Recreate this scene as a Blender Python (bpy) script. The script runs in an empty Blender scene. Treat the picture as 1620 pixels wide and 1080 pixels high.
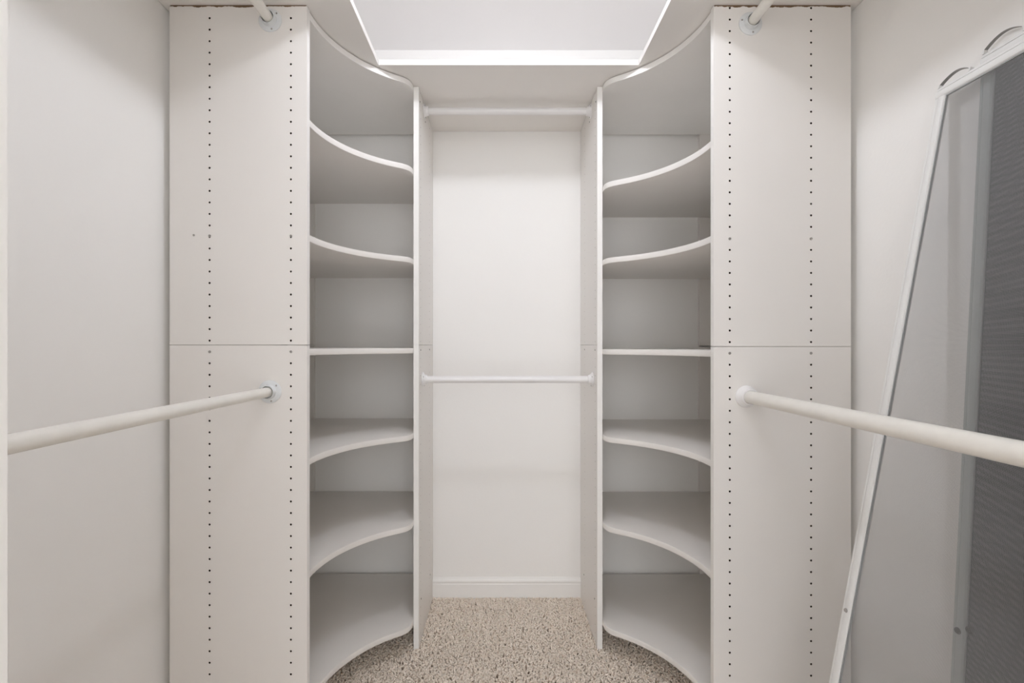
import bpy, bmesh, math, random
import numpy as np
from mathutils import Vector, Matrix

random.seed(7)
rng = np.random.default_rng(7)
SC = bpy.context.scene
COL = SC.collection

# ------------------------------------------------------------------ camera, world, lamp, exposure
F_PX = 770.0
CAM = (-0.027, 0.0, 1.12)
cd = bpy.data.cameras.new('camera')
cd.sensor_width = 36.0
cd.sensor_fit = 'HORIZONTAL'
cd.lens = F_PX / 1620.0 * 36.0
cd.shift_x = 18.0 / 1620.0
cd.shift_y = 6.0 / 1620.0
cd.clip_start = 0.02
cam = bpy.data.objects.new('camera', cd)
cam.location = CAM
cam.rotation_euler = (math.radians(90), 0, 0)
COL.objects.link(cam)
SC.camera = cam

WORLD_STRENGTH = 3.1
BULB_STRENGTH = 375.0
wd = bpy.data.worlds.new('world'); SC.world = wd
wd.use_nodes = True
wd.node_tree.nodes['Background'].inputs[0].default_value = (0.97, 0.98, 1.0, 1)
wd.node_tree.nodes['Background'].inputs[1].default_value = WORLD_STRENGTH

# world fill light enters the open end of the bedroom added behind the camera
pl_ = bpy.data.lights.new('fill_portal', 'AREA'); pl_.shape = 'RECTANGLE'; pl_.size = 2.6; pl_.size_y = 2.3
pl_.cycles.is_portal = True
po = bpy.data.objects.new('fill_portal', pl_); po.location = (0.0, -2.55, 1.25); po.rotation_euler = (math.radians(90), 0, math.radians(180)); COL.objects.link(po)

SC.view_settings.view_transform = 'Standard'
SC.view_settings.look = 'None'
SC.view_settings.exposure = -0.02
SC.view_settings.gamma = 1.0
SC.view_settings.use_curve_mapping = False

SC.cycles.max_bounces = 12
SC.cycles.diffuse_bounces = 9
SC.cycles.transparent_max_bounces = 16

# ------------------------------------------------------------------ materials
def new_mat(name, col, rough=0.5, spec=0.5, bump=0.0, bscale=200.0, var=0.0, vscale=6.0, metal=0.0):
    m = bpy.data.materials.new(name); m.use_nodes = True
    nt = m.node_tree; b = nt.nodes['Principled BSDF']
    b.inputs['Base Color'].default_value = (*col, 1)
    b.inputs['Roughness'].default_value = rough
    b.inputs['Specular IOR Level'].default_value = spec
    b.inputs['Metallic'].default_value = metal
    tc = nt.nodes.new('ShaderNodeTexCoord')
    if var > 0:
        n = nt.nodes.new('ShaderNodeTexNoise'); n.inputs['Scale'].default_value = vscale
        n.inputs['Detail'].default_value = 4
        r = nt.nodes.new('ShaderNodeMapRange')
        r.inputs['From Min'].default_value = 0.3; r.inputs['From Max'].default_value = 0.7
        r.inputs['To Min'].default_value = 1 - var; r.inputs['To Max'].default_value = 1 + var
        mx = nt.nodes.new('ShaderNodeVectorMath'); mx.operation = 'SCALE'
        mx.inputs[0].default_value = col
        nt.links.new(tc.outputs['Object'], n.inputs['Vector'])
        nt.links.new(n.outputs['Fac'], r.inputs['Value'])
        nt.links.new(r.outputs['Result'], mx.inputs['Scale'])
        nt.links.new(mx.outputs['Vector'], b.inputs['Base Color'])
    if bump > 0:
        n2 = nt.nodes.new('ShaderNodeTexNoise'); n2.inputs['Scale'].default_value = bscale
        n2.inputs['Detail'].default_value = 3
        bp = nt.nodes.new('ShaderNodeBump'); bp.inputs['Strength'].default_value = bump
        bp.inputs['Distance'].default_value = 0.002
        nt.links.new(tc.outputs['Object'], n2.inputs['Vector'])
        nt.links.new(n2.outputs['Fac'], bp.inputs['Height'])
        nt.links.new(bp.outputs['Normal'], b.inputs['Normal'])
    return m

M = {}
M['melamine'] = new_mat('white_melamine', (0.825, 0.80, 0.77), 0.36, 0.45, 0.03, 350, 0.008, 3)
M['edge'] = new_mat('white_edge_banding', (0.88, 0.865, 0.84), 0.4, 0.4, 0.02, 200, 0.01, 8)
M['wall'] = new_mat('white_wall_paint', (0.885, 0.875, 0.855), 0.75, 0.25, 0.10, 120, 0.008, 2)
M['ceiling'] = new_mat('white_ceiling_paint', (0.86, 0.85, 0.85), 0.85, 0.2, 0.08, 90, 0.006, 3)
M['baseboard'] = new_mat('white_gloss_trim', (0.86, 0.85, 0.83), 0.35, 0.5, 0.02, 60, 0.005, 5)
M['rod'] = new_mat('cream_rod_paint', (0.82, 0.80, 0.75), 0.35, 0.5, 0.06, 160, 0.03, 25)
M['rod_white'] = new_mat('white_rod_paint', (0.83, 0.82, 0.82), 0.3, 0.5, 0.02, 160, 0.01, 25)
M['flange'] = new_mat('pale_grey_plastic', (0.72, 0.74, 0.75), 0.35, 0.5, 0.02, 80, 0.02, 30)
M['particle'] = new_mat('raw_particleboard', (0.20, 0.13, 0.08), 0.95, 0.1, 0.5, 900, 0.35, 900)
M['hole'] = new_mat('drilled_particleboard', (0.035, 0.022, 0.015), 0.95, 0.05, 0.3, 900, 0.3, 900)
M['screw'] = new_mat('zinc_screw', (0.42, 0.40, 0.38), 0.4, 0.5, 0.05, 600, 0.1, 300, 0.7)
M['screw_dark'] = new_mat('dark_screw', (0.012, 0.011, 0.01), 0.5, 0.3, 0.05, 600, 0.1, 300)
M['floor_bounce'] = new_mat('bounce_floor_carpet', (0.55, 0.48, 0.42), 1.0, 0.05, 0.5, 300, 0.1, 150)  # pale carpet tone for upward bounce from the added floor
M['floor'] = new_mat('carpet_backing', (0.30, 0.24, 0.19), 1.0, 0.05, 0.5, 300, 0.2, 150)
M['alu_white'] = new_mat('white_screen_frame', (0.80, 0.80, 0.79), 0.38, 0.5, 0.02, 60, 0.012, 10)
M['alu_grey'] = new_mat('mill_grey_screen_frame', (0.44, 0.475, 0.465), 0.4, 0.5, 0.02, 60, 0.02, 10)
M['spline'] = new_mat('grey_screen_spline', (0.35, 0.36, 0.36), 0.7, 0.2, 0.05, 300, 0.05, 60)
M['spring'] = new_mat('shaded_leaf_spring', (0.30, 0.29, 0.28), 0.45, 0.5, 0.02, 60, 0.05, 60, 0.5)  # springs are white; the dark grey carries the shade on their undersides
M['porcelain'] = new_mat('white_porcelain', (0.85, 0.85, 0.84), 0.15, 0.5, 0.01, 60, 0.005, 10)

bm_ = bpy.data.materials.new('lit_bulb_glass'); bm_.use_nodes = True
pb = bm_.node_tree.nodes['Principled BSDF']
pb.inputs['Base Color'].default_value = (0.9, 0.9, 0.9, 1)
pb.inputs['Emission Color'].default_value = (0.945, 0.98, 1.07, 1)
pb.inputs['Emission Strength'].default_value = BULB_STRENGTH
M['bulb'] = bm_

# carpet yarn: colour per tuft from a mesh attribute
cm = bpy.data.materials.new('beige_carpet_yarn'); cm.use_nodes = True
nt = cm.node_tree; b = nt.nodes['Principled BSDF']
b.inputs['Roughness'].default_value = 1.0; b.inputs['Specular IOR Level'].default_value = 0.05
at = nt.nodes.new('ShaderNodeAttribute'); at.attribute_name = 'tuft'
rp = nt.nodes.new('ShaderNodeValToRGB')
rp.color_ramp.elements[0].color = (0.70, 0.57, 0.47, 1)
rp.color_ramp.elements[1].color = (0.98, 0.90, 0.81, 1)
e = rp.color_ramp.elements.new(0.25); e.color = (0.94, 0.84, 0.735, 1)
nt.links.new(at.outputs['Fac'], rp.inputs['Fac'])
nt.links.new(rp.outputs['Color'], b.inputs['Base Color'])
M['carpet'] = cm

def mesh_mat(name, col, pitch, wire):
    """woven insect mesh: opaque threads on a regular grid, open cells between them"""
    m = bpy.data.materials.new(name); m.use_nodes = True
    nt = m.node_tree; b = nt.nodes['Principled BSDF']; out = nt.nodes['Material Output']
    b.inputs['Base Color'].default_value = (*col, 1); b.inputs['Roughness'].default_value = 0.6
    b.inputs['Specular IOR Level'].default_value = 0.3
    tc = nt.nodes.new('ShaderNodeTexCoord'); sp = nt.nodes.new('ShaderNodeSeparateXYZ')
    nt.links.new(tc.outputs['Object'], sp.inputs[0])
    def line(sock):
        d = nt.nodes.new('ShaderNodeMath'); d.operation = 'DIVIDE'; d.inputs[1].default_value = pitch
        f = nt.nodes.new('ShaderNodeMath'); f.operation = 'FRACT'
        g = nt.nodes.new('ShaderNodeMath'); g.operation = 'LESS_THAN'; g.inputs[1].default_value = wire
        nt.links.new(sock, d.inputs[0]); nt.links.new(d.outputs[0], f.inputs[0]); nt.links.new(f.outputs[0], g.inputs[0])
        return g.outputs[0]
    mx = nt.nodes.new('ShaderNodeMath'); mx.operation = 'MAXIMUM'
    nt.links.new(line(sp.outputs['Y']), mx.inputs[0]); nt.links.new(line(sp.outputs['Z']), mx.inputs[1])
    tr = nt.nodes.new('ShaderNodeBsdfTransparent'); mix = nt.nodes.new('ShaderNodeMixShader')
    nt.links.new(mx.outputs[0], mix.inputs[0]); nt.links.new(tr.outputs[0], mix.inputs[1])
    nt.links.new(b.outputs[0], mix.inputs[2]); nt.links.new(mix.outputs[0], out.inputs['Surface'])
    return m
M['mesh_light'] = mesh_mat('grey_insect_mesh', (0.36, 0.36, 0.365), 0.0014, 0.14)
M['mesh_dark'] = mesh_mat('charcoal_insect_mesh', (0.015, 0.015, 0.018), 0.00155, 0.52)

# ------------------------------------------------------------------ helpers
class MB:
    def __init__(s): s.v = []; s.f = []; s.m = []
    def add(s, vs, fs, mi=0):
        o = len(s.v); s.v += [tuple(p) for p in vs]
        for f in fs: s.f.append([i + o for i in f]); s.m.append(mi)
        return s
    def box(s, x0, x1, y0, y1, z0, z1, mi=0):
        return s.add([(x0,y0,z0),(x1,y0,z0),(x1,y1,z0),(x0,y1,z0),(x0,y0,z1),(x1,y0,z1),(x1,y1,z1),(x0,y1,z1)],
                     [(3,2,1,0),(4,5,6,7),(0,1,5,4),(1,2,6,5),(2,3,7,6),(3,0,4,7)], mi)
    def prism(s, poly, z0, z1, mi=0):
        n = len(poly)
        return s.add([(x,y,z0) for x,y in poly] + [(x,y,z1) for x,y in poly],
                     [list(range(n))[::-1], list(range(n, 2*n))] + [(i,(i+1)%n,n+(i+1)%n,n+i) for i in range(n)], mi)
    def extrude(s, prof, p0, p1, u, w, mi=0):
        """profile (a,b) in axes u,w swept from p0 to p1"""
        n = len(prof); p0 = Vector(p0); p1 = Vector(p1); u = Vector(u); w = Vector(w)
        vs = [p0 + u*a + w*b for a, b in prof] + [p1 + u*a + w*b for a, b in prof]
        return s.add(vs, [list(range(n))[::-1], list(range(n, 2*n))] + [(i,(i+1)%n,n+(i+1)%n,n+i) for i in range(n)], mi)
    def lathe(s, prof, org, axis, seg=28, mi=0):
        """prof: (radius, along-axis) list; axis a unit vector; closed with caps where radius is 0"""
        a = Vector(axis).normalized(); org = Vector(org)
        t = Vector((0,0,1)) if abs(a.z) < 0.9 else Vector((1,0,0))
        u = a.cross(t).normalized(); w = a.cross(u)
        vs = []; rings = []
        for r, h in prof:
            if r < 1e-7: rings.append([len(vs)]); vs.append(org + a*h)
            else:
                rings.append(list(range(len(vs), len(vs)+seg)))
                for k in range(seg):
                    th = 2*math.pi*k/seg
                    vs.append(org + a*h + (u*math.cos(th) + w*math.sin(th))*r)
        fs = []
        for A, B in zip(rings, rings[1:]):
            for k in range(seg):
                k2 = (k+1) % seg
                if len(A) == 1 and len(B) == 1: continue
                if len(A) == 1: fs.append((A[0], B[k2], B[k]))
                elif len(B) == 1: fs.append((A[k], A[k2], B[0]))
                else: fs.append((A[k], A[k2], B[k2], B[k]))
        return s.add(vs, fs, mi)
    def build(s, name, mats, parent=None, bevel=0.0, smooth=None, weld=True):
        me = bpy.data.meshes.new(name)
        me.from_pydata(s.v, [], s.f)
        mats = mats if isinstance(mats, (list, tuple)) else [mats]
        for m in mats: me.materials.append(M[m])
        me.polygons.foreach_set('material_index', s.m)
        bm = bmesh.new(); bm.from_mesh(me)
        if weld: bmesh.ops.remove_doubles(bm, verts=bm.verts, dist=1e-6)
        bmesh.ops.recalc_face_normals(bm, faces=bm.faces)
        if bevel > 0:
            es = [e for e in bm.edges if len(e.link_faces) == 2 and e.calc_face_angle(0) > 0.7]
            bmesh.ops.bevel(bm, geom=es, offset=bevel, segments=2, affect='EDGES', profile=0.5)
        bm.to_mesh(me); bm.free()
        if smooth:
            me.polygons.foreach_set('use_smooth', [True]*len(me.polygons))
            me.set_sharp_from_angle(angle=math.radians(smooth))
        o = bpy.data.objects.new(name, me); COL.objects.link(o)
        if parent: o.parent = parent
        return o

def tag(o, label=None, cat=None, group=None, kind=None):
    if label: o['label'] = label
    if cat: o['category'] = cat
    if group: o['group'] = group
    if kind: o['kind'] = kind
    return o
def thing(name, loc, label, cat, group=None):
    o = bpy.data.objects.new(name, None); COL.objects.link(o); o.location = loc
    o.empty_display_size = 0.1
    bpy.context.view_layer.update()
    return tag(o, label, cat, group)
def at0(o):
    """parts are modelled in world coordinates: cancel the parent's offset"""
    o.matrix_parent_inverse = Matrix.Translation(-Vector(o.parent.location)); return o

# ------------------------------------------------------------------ dimensions (metres; Y runs away from the camera)
WX = 0.968           # side walls
YB = 2.153           # back wall
ZC = 2.425           # ceiling
YF0, YF1 = 0.33, 0.45  # front wall with the doorway
ZS = 2.065           # underside of the long top shelf
T = 0.019            # board thickness
YP = 1.353           # face of the wide panels
PX0, PX1 = 0.565, 0.947
DX0, DX1 = 0.326, 0.345   # dividers
YD = 1.778

# ------------------------------------------------------------------ setting
def struct(name, mb, mat, **k): return tag(mb.build(name, mat, **k), kind='structure')
struct('floor', MB().box(-WX-0.1, WX+0.1, YF0, YB+0.1, -0.05, 0.0), 'floor')
struct('fill_shell_floor', MB().box(-2.4, 2.4, -2.6, YF0, -0.05, 0.0), 'floor_bounce')  # unseen floor added behind the camera to bounce light upward
struct('ceiling', MB().box(-WX-0.1, WX+0.1, YF0, YB+0.1, ZC, ZC+0.08), 'ceiling')
struct('wall_back', MB().box(-WX-0.1, WX+0.1, YB, YB+0.1, 0, ZC), 'wall')
struct('wall_left', MB().box(-WX-0.1, -WX, YF1, YB, 0, ZC), 'wall')
struct('wall_right', MB().box(WX, WX+0.1, YF1, YB, 0, ZC), 'wall')
OX0, OX1, OZ = -0.483, 0.60, 2.10
fw = MB().box(-2.4, OX0, YF0, YF1, 0, ZC).box(OX1, 2.4, YF0, YF1, 0, ZC).box(OX0, OX1, YF0, YF1, OZ, ZC)
struct('wall_front', fw, 'wall', weld=False)
struct('fill_shell_left', MB().box(-1.4, -1.3, -2.6, YF0, 0, ZC), 'wall')  # unseen side walls added to keep the fill light frontal
struct('fill_shell_right', MB().box(1.3, 1.4, -2.6, YF0, 0, ZC), 'wall')
struct('fill_shell_ceiling', MB().box(-1.4, 1.4, -2.6, YF0, ZC, ZC+0.08), 'ceiling')  # unseen lid of the added shell, shapes the fill light
prof = [(0,0),(0.012,0),(0.012,0.068),(0.0105,0.071),(0.0105,0.074),(0.012,0.077),(0.012,0.082),(0.0095,0.087),(0.006,0.092),(0.004,0.096),(0,0.096)]
struct('baseboard_back', MB().extrude(prof, (-DX0, YB, 0), (DX0, YB, 0), (0,-1,0), (0,0,1)), 'baseboard')
struct('baseboard_left', MB().extrude(prof, (-WX, YF1, 0), (-WX, YP-0.01, 0), (1,0,0), (0,0,1)), 'baseboard')
struct('baseboard_right', MB().extrude(prof, (WX, YF1, 0), (WX, YP-0.01, 0), (-1,0,0), (0,0,1)), 'baseboard')

# carpet pile: bent yarn tufts
def carpet():
    def spots(x0, x1, y0, y1, p):
        gx, gy = np.meshgrid(np.arange(x0, x1, p), np.arange(y0, y1, p))
        q = np.stack([gx.ravel(), gy.ravel()], 1)
        return q + rng.uniform(-0.85*p, 0.85*p, q.shape)
    P = np.concatenate([spots(-0.96, 0.96, 1.25, YB-0.004, 0.0056), spots(-0.96, 0.96, YF1, 1.25, 0.009)])
    ax = np.abs(P[:, 0])
    board = ((ax > PX0) & (ax < PX1) & (P[:, 1] > YP) & (P[:, 1] < YP+T)) | ((ax > DX0) & (ax < DX1) & (P[:, 1] > YD))
    P = P[~board]
    n = len(P); near = P[:, 1] < 1.25
    h = rng.uniform(0.0098, 0.0130, n); r = rng.uniform(0.0026, 0.0044, n); r[near] *= 1.7
    ang = rng.uniform(0, 2*np.pi, n); lean = rng.uniform(0.1, 0.9, n)*h
    a0 = rng.uniform(0, 2*np.pi, n)
    V = np.zeros((n, 10, 3))
    for k in range(3):
        th = a0 + 2*np.pi*k/3
        c, s = np.cos(th), np.sin(th)
        for j, (hz, rr, ll) in enumerate([(0.0, 0.8, 0.0), (0.6, 1.1, 0.35), (0.95, 0.9, 0.8)]):
            V[:, j*3+k, 0] = P[:, 0] + c*r*rr + np.cos(ang)*lean*ll
            V[:, j*3+k, 1] = P[:, 1] + s*r*rr + np.sin(ang)*lean*ll
            V[:, j*3+k, 2] = h*hz
    V[:, 9, 0] = P[:, 0] + np.cos(ang)*lean*1.15
    V[:, 9, 1] = P[:, 1] + np.sin(ang)*lean*1.15
    V[:, 9, 2] = h
    V[:, :, 1] = np.minimum(V[:, :, 1], YB-0.001)
    tri = []
    for j in range(2):
        for k in range(3):
            a, b2 = j*3+k, j*3+(k+1) % 3
            tri += [(a, b2, b2+3), (a, b2+3, a+3)]
    for k in range(3): tri.append((6+k, 6+(k+1) % 3, 9))
    tri = np.array(tri)
    F = (np.arange(n)[:, None, None]*10 + tri[None]).reshape(-1, 3)
    me = bpy.data.meshes.new('carpet_pile')
    me.vertices.add(n*10); me.vertices.foreach_set('co', V.reshape(-1))
    me.loops.add(F.size); me.loops.foreach_set('vertex_index', F.reshape(-1).astype(np.int32))
    me.polygons.add(len(F)); me.polygons.foreach_set('loop_start', np.arange(0, F.size, 3, dtype=np.int32))
    me.polygons.foreach_set('use_smooth', np.ones(len(F), dtype=bool))
    a = me.attributes.new('tuft', 'FLOAT', 'POINT')
    a.data.foreach_set('value', np.repeat(np.clip(rng.normal(0.55, 0.25, n), 0, 1), 10).astype(np.float32))
    me.update(); me.validate(); me.materials.append(M['carpet'])
    o = bpy.data.objects.new('carpet_pile', me); COL.objects.link(o)
    tag(o, 'beige twisted cut pile carpet covering the closet floor', 'carpet', kind='stuff')
carpet()

# ------------------------------------------------------------------ boards with rows of shelf-pin holes
def holed_board(name, parent, fn, u0, u1, v0, v1, th, cols, rows, R=0.0030):
    """fn(u,v,w) -> world point, w = depth behind the drilled face"""
    mb = MB(); hw, D = 0.009, 0.012
    rows = sorted(r for r in rows if v0 + R + 0.0003 < r < v1 - R - 0.0003)
    lv = [v0] + [(a+b)/2 for a, b in zip(rows, rows[1:])] + [v1]
    us = [u0]
    for c in sorted(cols): us += [c-hw, c+hw]
    us.append(u1)
    for i, (a, b) in enumerate(zip(us, us[1:])):
        for j, (c, d) in enumerate(zip(lv, lv[1:])):
            if i % 2 == 0:
                mb.add([fn(a,c,0), fn(b,c,0), fn(b,d,0), fn(a,d,0)], [(0,1,2,3)])
            else:
                uc = (a+b)/2; vc = rows[j]
                o8 = [(uc+R*math.cos(math.radians(22.5+45*k)), vc+R*math.sin(math.radians(22.5+45*k))) for k in range(8)]
                vs = [fn(a,c,0), fn(b,c,0), fn(b,d,0), fn(a,d,0)] + [fn(p,q,0) for p, q in o8] + [fn(p,q,D) for p, q in o8]
                # octagon verts: 0 right-up,1 up-right,2 up-left,3 left-up,4 left-down,5 down-left,6 down-right,7 right-down
                mb.add(vs, [(1,2,4,11),(2,5,4),(2,3,6,5),(3,7,6),(3,0,8,7),(0,9,8),(0,1,10,9),(1,11,10)])
                o = len(mb.v) - len(vs)
                for k in range(8):
                    k2 = (k+1) % 8
                    mb.f.append([o+4+k, o+4+k2, o+12+k2, o+12+k]); mb.m.append(2)
                mb.f.append([o+12+k for k in range(8)]); mb.m.append(2)
    # side faces share the cut points so that the board stays closed
    n = len(lv)
    mb.add([fn(u0,v,0) for v in lv] + [fn(u0,v1,th), fn(u0,v0,th)], [list(range(n+2))], 1)
    mb.add([fn(u1,v,0) for v in lv] + [fn(u1,v1,th), fn(u1,v0,th)], [list(range(n+2))], 1)
    mb.add([fn(u,v0,0) for u in us] + [fn(u1,v0,th), fn(u0,v0,th)], [list(range(len(us)+2))], 1)
    mb.add([fn(u,v1,0) for u in us] + [fn(u1,v1,th), fn(u0,v1,th)], [list(range(len(us)+2))], 1)
    mb.add([fn(u0,v0,th), fn(u1,v0,th), fn(u1,v1,th), fn(u0,v1,th)], [(0,1,2,3)])
    return at0(mb.build(name, ['melamine', 'edge', 'hole'], parent))

def shelf_outline(sg, yback=2.134):
    pts = [(-PX1, YP+T), (-0.568, YP+T)]
    R = 0.386; cx, cy = -0.568 + R, YP + T
    aend = math.acos((-0.386 - cx)/R)
    for i in range(1, 25):
        a = math.pi + (aend - math.pi)*i/24
        pts.append((cx + R*math.cos(a), cy + R*math.sin(a)))
    p0 = pts[-1]; tx, ty = -math.sin(aend)*-1, math.cos(aend)*-1      # tangent towards +x
    c1 = (p0[0] + 0.026, p0[1] + 0.026*(-math.cos(aend)/math.sin(aend)))
    p3 = (-DX1-0.0006, 1.764); c2 = (p3[0], 1.732)
    for i in range(1, 11):
        t = i/10
        pts.append(tuple((1-t)**3*p0[k] + 3*(1-t)**2*t*c1[k] + 3*(1-t)*t*t*c2[k] + t**3*p3[k] for k in (0, 1)))
    pts += [(-DX1-0.0006, yback), (-PX1, yback)]
    pts = [(-sg*x, y) for x, y in pts]
    return pts

def screw_at(parent, p, axis, r=0.004, mat='screw', name='screw'):
    mb = MB().lathe([(0,-0.0012),(r*0.45,-0.0012),(r*0.5,-0.0002),(r*0.8,-0.0014),(r,0.0),(r,0.002),(0,0.002)], p, axis, 12)
    return at0(mb.build(name, mat, parent, smooth=40))

def corner_unit(sg, label, heights, zj):
    """sg=-1 left, +1 right; heights = undersides of the shelves relative to the camera height"""
    root = thing('corner_shelf_unit', (sg*0.65, 1.75, 0), label, 'shelving', 'curved corner shelving units')
    H = CAM[2]
    up = [zj + 0.0125 + 0.032*k for k in range(30)]
    lo = [zj - 0.0185 - 0.032*k for k in range(35)]
    c1, c2 = 0.610, 0.836
    fn = lambda u, v, w: (sg*u, YP + w, v)
    holed_board('side_panel', root, fn, PX0, PX1, zj+0.0008, ZS-0.002, T, [c1, c2], up)
    holed_board('side_panel', root, fn, PX0, PX1, 0.0, zj-0.0008, T, [c1, c2], lo)
    # chipped particleboard showing along the sawn top of the panel
    n = 150; xs = [PX0 + 0.002 + (PX1-PX0-0.004)*i/n for i in range(n+1)]
    top = ZS - 0.0004; mb = MB(); dep = 0.0015
    for i in range(n):
        dep = min(0.0062, max(0.0012, dep + random.uniform(-0.0016, 0.0016)))
        mb.box(min(sg*xs[i], sg*xs[i+1]), max(sg*xs[i], sg*xs[i+1]), YP-0.0004, YP+0.004, top-0.0016-dep*0.75, top)
    at0(mb.build('chipped_edge', 'particle', root, weld=False))['kind'] = 'stuff'
    # dividers beside the niche; the drilled face looks into the niche
    zd = 1.121
    rowu = [zd + 0.0125 + 0.032*k for k in range(30)]; rowl = [zd - 0.0185 - 0.032*k for k in range(35)]
    fd = lambda u, v, w: (sg*(DX0 + w), u, v)
    holed_board('divider', root, fd, YD, YB-0.001, zd+0.0008, ZS-0.001, T, [YD+0.04, YD+0.265], rowu, 0.0018)
    holed_board('divider', root, fd, YD, YB-0.001, 0.0, zd-0.0008, T, [YD+0.04, YD+0.265], rowl, 0.0018)
    # shelves
    pl = shelf_outline(sg)
    at0(MB().prism(pl, ZS-0.0028-T, ZS-0.0028).build('shelf', ['edge'], root, smooth=30))
    for h in heights:
        mb = MB().prism(pl, H+h, H+h+T)
        o = at0(mb.build('shelf', ['melamine', 'edge'], root, bevel=0.0016, smooth=35))
    # corner strips standing against the back wall
    for z0, z1 in ((0.0, zj-0.005), (zj+0.001, ZS-T-0.002)):
        at0(MB().box(min(sg*(WX-0.003), sg*0.846), max(sg*(WX-0.003), sg*0.846), YB-0.0185, YB-0.0005, z0, z1).build('corner_strip', 'melamine', root))
    return root

left = corner_unit(-1, 'white corner shelving with curved shelves on the left side of the niche',
                   [0.620, 0.294, -0.0290, -0.339, -0.659, -1.019], 1.1205)
right = corner_unit(1, 'white corner shelving with curved shelves on the right side, nearer the window screens',
                    [0.560, 0.291, -0.033, -0.344, -0.661, -1.021], 1.1165)
for x, z in ((-0.836, 1.424), (-0.610, 1.424), (-0.836, 1.102), (-0.610, 1.102)):
    screw_at(left, (x, YP-0.0002, z), (0,1,0), 0.0040)
screw_at(left, (-0.880, YP-0.0002, 1.426), (0,1,0), 0.0032)
for x, z in ((0.610, 1.416), (0.610, 1.098), (0.836, 1.098), (0.836, 1.416)):
    screw_at(right, (x, YP-0.0002, z), (0,1,0), 0.0040)
for root, sg in ((left, -1), (right, 1)):
    for y, z in ((1.80, 2.02), (1.93, 2.005), (1.818, 1.1025), (2.043, 1.1025), (1.83, 0.168), (2.06, 0.150)):
        screw_at(root, (sg*(DX0-0.0002), y, z), (sg,0,0), 0.0034, 'screw')

# long top shelf boards laid in a U on the panels
UX, UY = 0.439, 1.642
def top_board(x0, x1, y0, y1, label):
    o = MB().box(x0, x1, y0, y1, ZS, ZS+T).build('top_shelf', 'melamine', bevel=0.0008)
    tag(o, label, 'shelf', 'long boards of the top shelf')
top_board(-UX+0.0002-0.0, UX-0.0002, UY, YB-0.001, 'white top shelf board across the back wall above the niche')
top_board(-WX+0.001, -UX-0.0006, YF1+0.001, YB-0.001, 'white top shelf board running along the left wall')
top_board(UX+0.0006, WX-0.001, YF1+0.001, YB-0.001, 'white top shelf board running along the right wall')

# ------------------------------------------------------------------ clothes rods
def flange(root, p, axis, rod_r, kind):
    """p on the board face, axis pointing away from the board into the room"""
    if kind == 'cup':
        R = rod_r + 0.0185
        pr = [(0,0),(R,0),(R,0.0025),(R-0.002,0.004),(rod_r+0.0065,0.0055),(rod_r+0.0052,0.009),(rod_r+0.005,0.019),(rod_r+0.0040,0.020),(rod_r+0.0030,0.019),(rod_r+0.0030,0.006),(0,0.006)]
    elif kind == 'bell':
        pr = [(0,0),(rod_r+0.0125,0),(rod_r+0.0135,0.003),(rod_r+0.0125,0.007),(rod_r+0.009,0.010),(rod_r+0.007,0.014),(rod_r+0.0060,0.022),(rod_r+0.0045,0.024),(rod_r+0.0008,0.024),(rod_r+0.0008,0.008),(0,0.008)]
    else:
        pr = [(0,0),(rod_r+0.0135,0),(rod_r+0.0140,0.002),(rod_r+0.011,0.005),(rod_r+0.006,0.0085),(rod_r+0.004,0.013),(rod_r+0.0035,0.018),(rod_r+0.0008,0.019),(rod_r+0.0008,0.006),(0,0.006)]
    f = at0(MB().lathe(pr, p, axis, 36).build('flange', 'flange' if kind == 'cup' else 'rod_white', root, smooth=38))
    a = Vector(axis); t = Vector((0,0,1)); u = a.cross(t).normalized(); w = a.cross(u)
    if kind != 'bell':
        rr = rod_r + (0.0125 if kind == 'cup' else 0.0095); hz = 0.0045 if kind == 'cup' else 0.0058
        for k in range(3):
            th = math.radians(90 + 120*k + (12 if kind == 'cup' else 0))
            q = Vector(p) + a*hz + (u*math.cos(th) + w*math.sin(th))*rr
            s = MB().lathe([(0,0.0012),(0.0012,0.0012),(0.0026,0.0004),(0.0028,-0.001),(0,-0.001)], q, axis, 10).build('screw', 'screw', f, smooth=40)
    return f
def rod(p0, p1, r, kind, mat, label):
    p0 = Vector(p0); p1 = Vector(p1); a = (p1-p0).normalized(); L = (p1-p0).length
    root = thing('closet_rod', (p0+p1)/2, label, 'closet rod', 'round hanging rods of the closet')
    at0(MB().lathe([(0,0.0065),(r-0.001,0.0065),(r,0.0075),(r,L-0.0075),(r-0.001,L-0.0065),(0,L-0.0065)], p0, a, 32).build('rod', mat, root, smooth=40))
    flange(root, p0, a, r, kind); flange(root, p1, -a, r, kind)
    return root
rod((-0.667, YP, 2.022), (-0.667, YF1, 2.022), 0.0135, 'cup', 'rod', 'upper cream rod under the top shelf along the left wall')
rod((0.667, YP, 2.013), (0.667, YF1, 2.013), 0.0135, 'cup', 'rod', 'upper cream rod under the top shelf along the right wall')
rod((-0.668, YP, 0.991), (-0.668, YF1, 0.991), 0.0135, 'cup', 'rod', 'lower cream rod with screwed round flange along the left wall')
rod((0.655, YP, 0.978), (0.655, YF1, 0.978), 0.0172, 'bell', 'rod', 'thick lower cream rod passing in front of the window screens')
rod((-DX0, 1.900, 2.033), (DX0, 1.900, 2.033), 0.0135, 'flare', 'rod_white', 'short white rod at the top of the niche under the shelf')
rod((-DX0, 1.868, 0.989), (DX0, 1.868, 0.989), 0.0135, 'flare', 'rod_white', 'short white rod across the middle of the niche')

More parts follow.
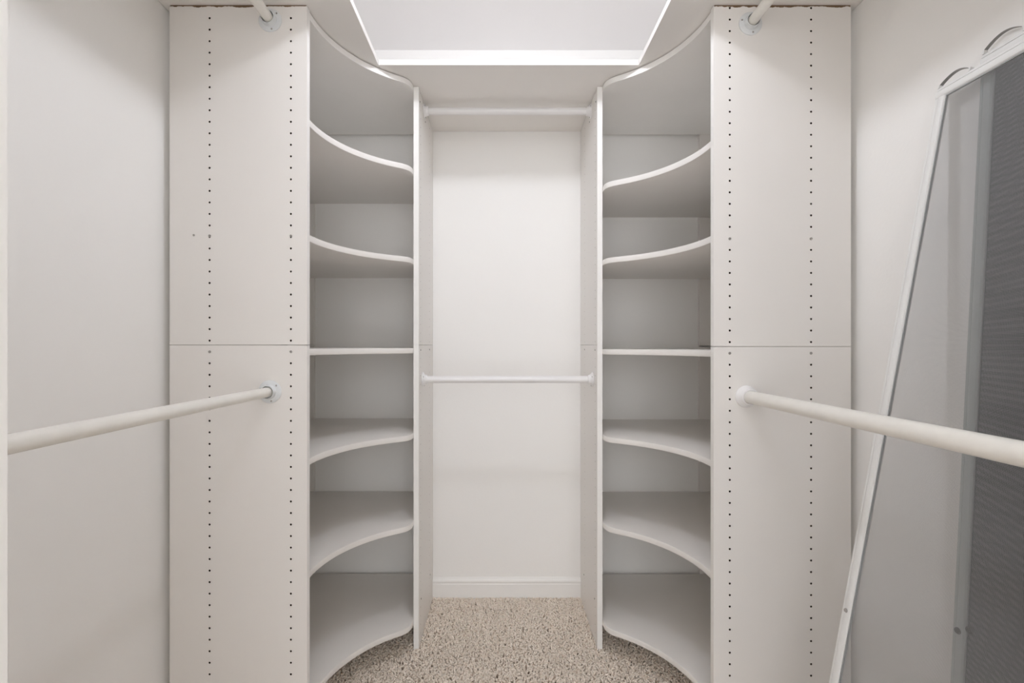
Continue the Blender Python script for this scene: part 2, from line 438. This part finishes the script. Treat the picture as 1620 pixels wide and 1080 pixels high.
# ------------------------------------------------------------------ window screens leaning on the right wall
def window_screen(foot_x, top_x, yfar, L, W, mesh, label, springs, tabs, stile='alu_white'):
    th = math.asin((top_x - foot_x)/L)
    root = bpy.data.objects.new('window_screen', None); COL.objects.link(root)
    root.location = (foot_x, yfar, 0.0145); root.rotation_euler = (0, th, 0)
    tag(root, label, 'window screen', 'window screens leaning on the right wall')
    # local: x thickness (0 = room face, + towards the wall), y 0..-W towards the camera, z 0..L
    FW, TH = 0.024, 0.011
    # profile across the rail: a = from the outer edge inwards, b = depth from room face
    prof = [(0,0.0032),(0.0005,0.0022),(0.0058,0.0022),(0.0062,0.0075),(0.0076,0.0075),(0.0080,0.0008),(0.0098,0.0),(0.0190,0.0),(0.0222,0.0012),(FW,0.0035),(FW,TH),(0,TH)]
    def rail(p0, p1, inward, mat='alu_white'):
        return MB().extrude(prof, p0, p1, inward, (1,0,0)).build('frame_rail', mat, root, smooth=30)
    rail((0,0,FW), (0,0,L-FW), (0,-1,0), stile); rail((0,-W,FW), (0,-W,L-FW), (0,1,0), stile)
    rail((0,0,L), (0,-W,L), (0,0,-1)); rail((0,0,0), (0,-W,0), (0,0,1))
    s = 0.0006
    MB().box(0.0060, 0.0064, -W+FW*0.8, -FW*0.8, FW*0.8, L-FW*0.8).build('mesh', mesh, root)
    for y0, y1 in ((-FW-0.0005, -FW-0.0028), (-W+FW+0.0028, -W+FW+0.0005)):
        MB().box(0.0035, 0.0058, y1 if y1 < y0 else y0, y0 if y1 < y0 else y1, FW, L-FW).build('spline', 'spline', root)
    for z in (FW+0.0005, L-FW-0.0028):
        MB().box(0.0035, 0.0058, -W+FW, -FW, z, z+0.0023).build('spline', 'spline', root)
    for y0, y1, zb, rise in springs:
        n = 18; vs = []; fs = []
        for i in range(n+1):
            t = i/n; y = y0 + (y1-y0)*t; z = L + zb + rise*math.sin(math.pi*t)**0.9
            for dx, dz in ((0.0015,0),(0.0085,0),(0.0085,0.0011),(0.0015,0.0011)): vs.append((dx, y, z+dz))
        for i in range(n):
            for k in range(4): fs.append((i*4+k, i*4+(k+1)%4, i*4+4+(k+1)%4, i*4+4+k))
        fs += [(0,1,2,3), (n*4+3,n*4+2,n*4+1,n*4)]
        sp = MB().add(vs, fs).build('leaf_spring', 'spring', root, smooth=40)
        # small white foot that holds the spring on the rail
        for a in (y0, y1-0.004):
            MB().box(0.001, 0.009, a, a+0.004, L, L+zb+0.001).build('spring_clip', 'alu_white', sp)
    for y, z, m in tabs:
        (lambda q: MB().lathe([(0,-0.003),(0.0035*q,-0.003),(0.0045*q,-0.001),(0.0045*q,0.002),(0,0.002)], (0,y,z), (1,0,0), 14))(1.5 if m == 'screw_dark' else 1.0).build('latch_pin', m, root, smooth=40)
    return root
window_screen(0.632, 0.938, 1.078, 1.70, 0.60, 'mesh_light', 'white framed insect screen leaning in front, its pale grey mesh nearest the rod',
              [(-0.006, -0.072, 0.006, 0.013)], [(-0.014, 0.535, 'screw')])
window_screen(0.870, 0.955, 0.996, 1.70, 0.53, 'mesh_dark', 'screen with grey side rails and dark charcoal mesh standing behind the front screen',
              [(-0.006, -0.078, 0.008, 0.014)], [(-0.013, 0.53, 'screw_dark'), (-0.036, 0.545, 'screw_dark')], 'alu_grey')

# ------------------------------------------------------------------ ceiling lamp (above the frame)
LX, LY, LZ = 0.03, 1.02, CAM[2] + 1.19
lamp = thing('ceiling_lamp', (LX, LY, ZC), 'bare round bulb in a white porcelain ceiling holder', 'lamp')
at0(MB().lathe([(0,0),(0.055,0),(0.056,-0.008),(0.050,-0.016),(0.032,-0.026),(0.026,-0.05),(0.024,-0.056),(0,-0.056)], (LX,LY,ZC), (0,0,1), 36).build('lamp_holder', 'porcelain', lamp, smooth=40))
rb = 0.026; prof_b = [(0.013, 0.062), (0.0155, 0.045)]
for i in range(1, 15):
    a = math.radians(60 - 150*i/14); prof_b.append((rb*math.cos(a) if i < 14 else 0.0, rb*math.sin(a)))
at0(MB().lathe(prof_b, (LX,LY,LZ), (0,0,1), 24).build('bulb', 'bulb', lamp, smooth=60))
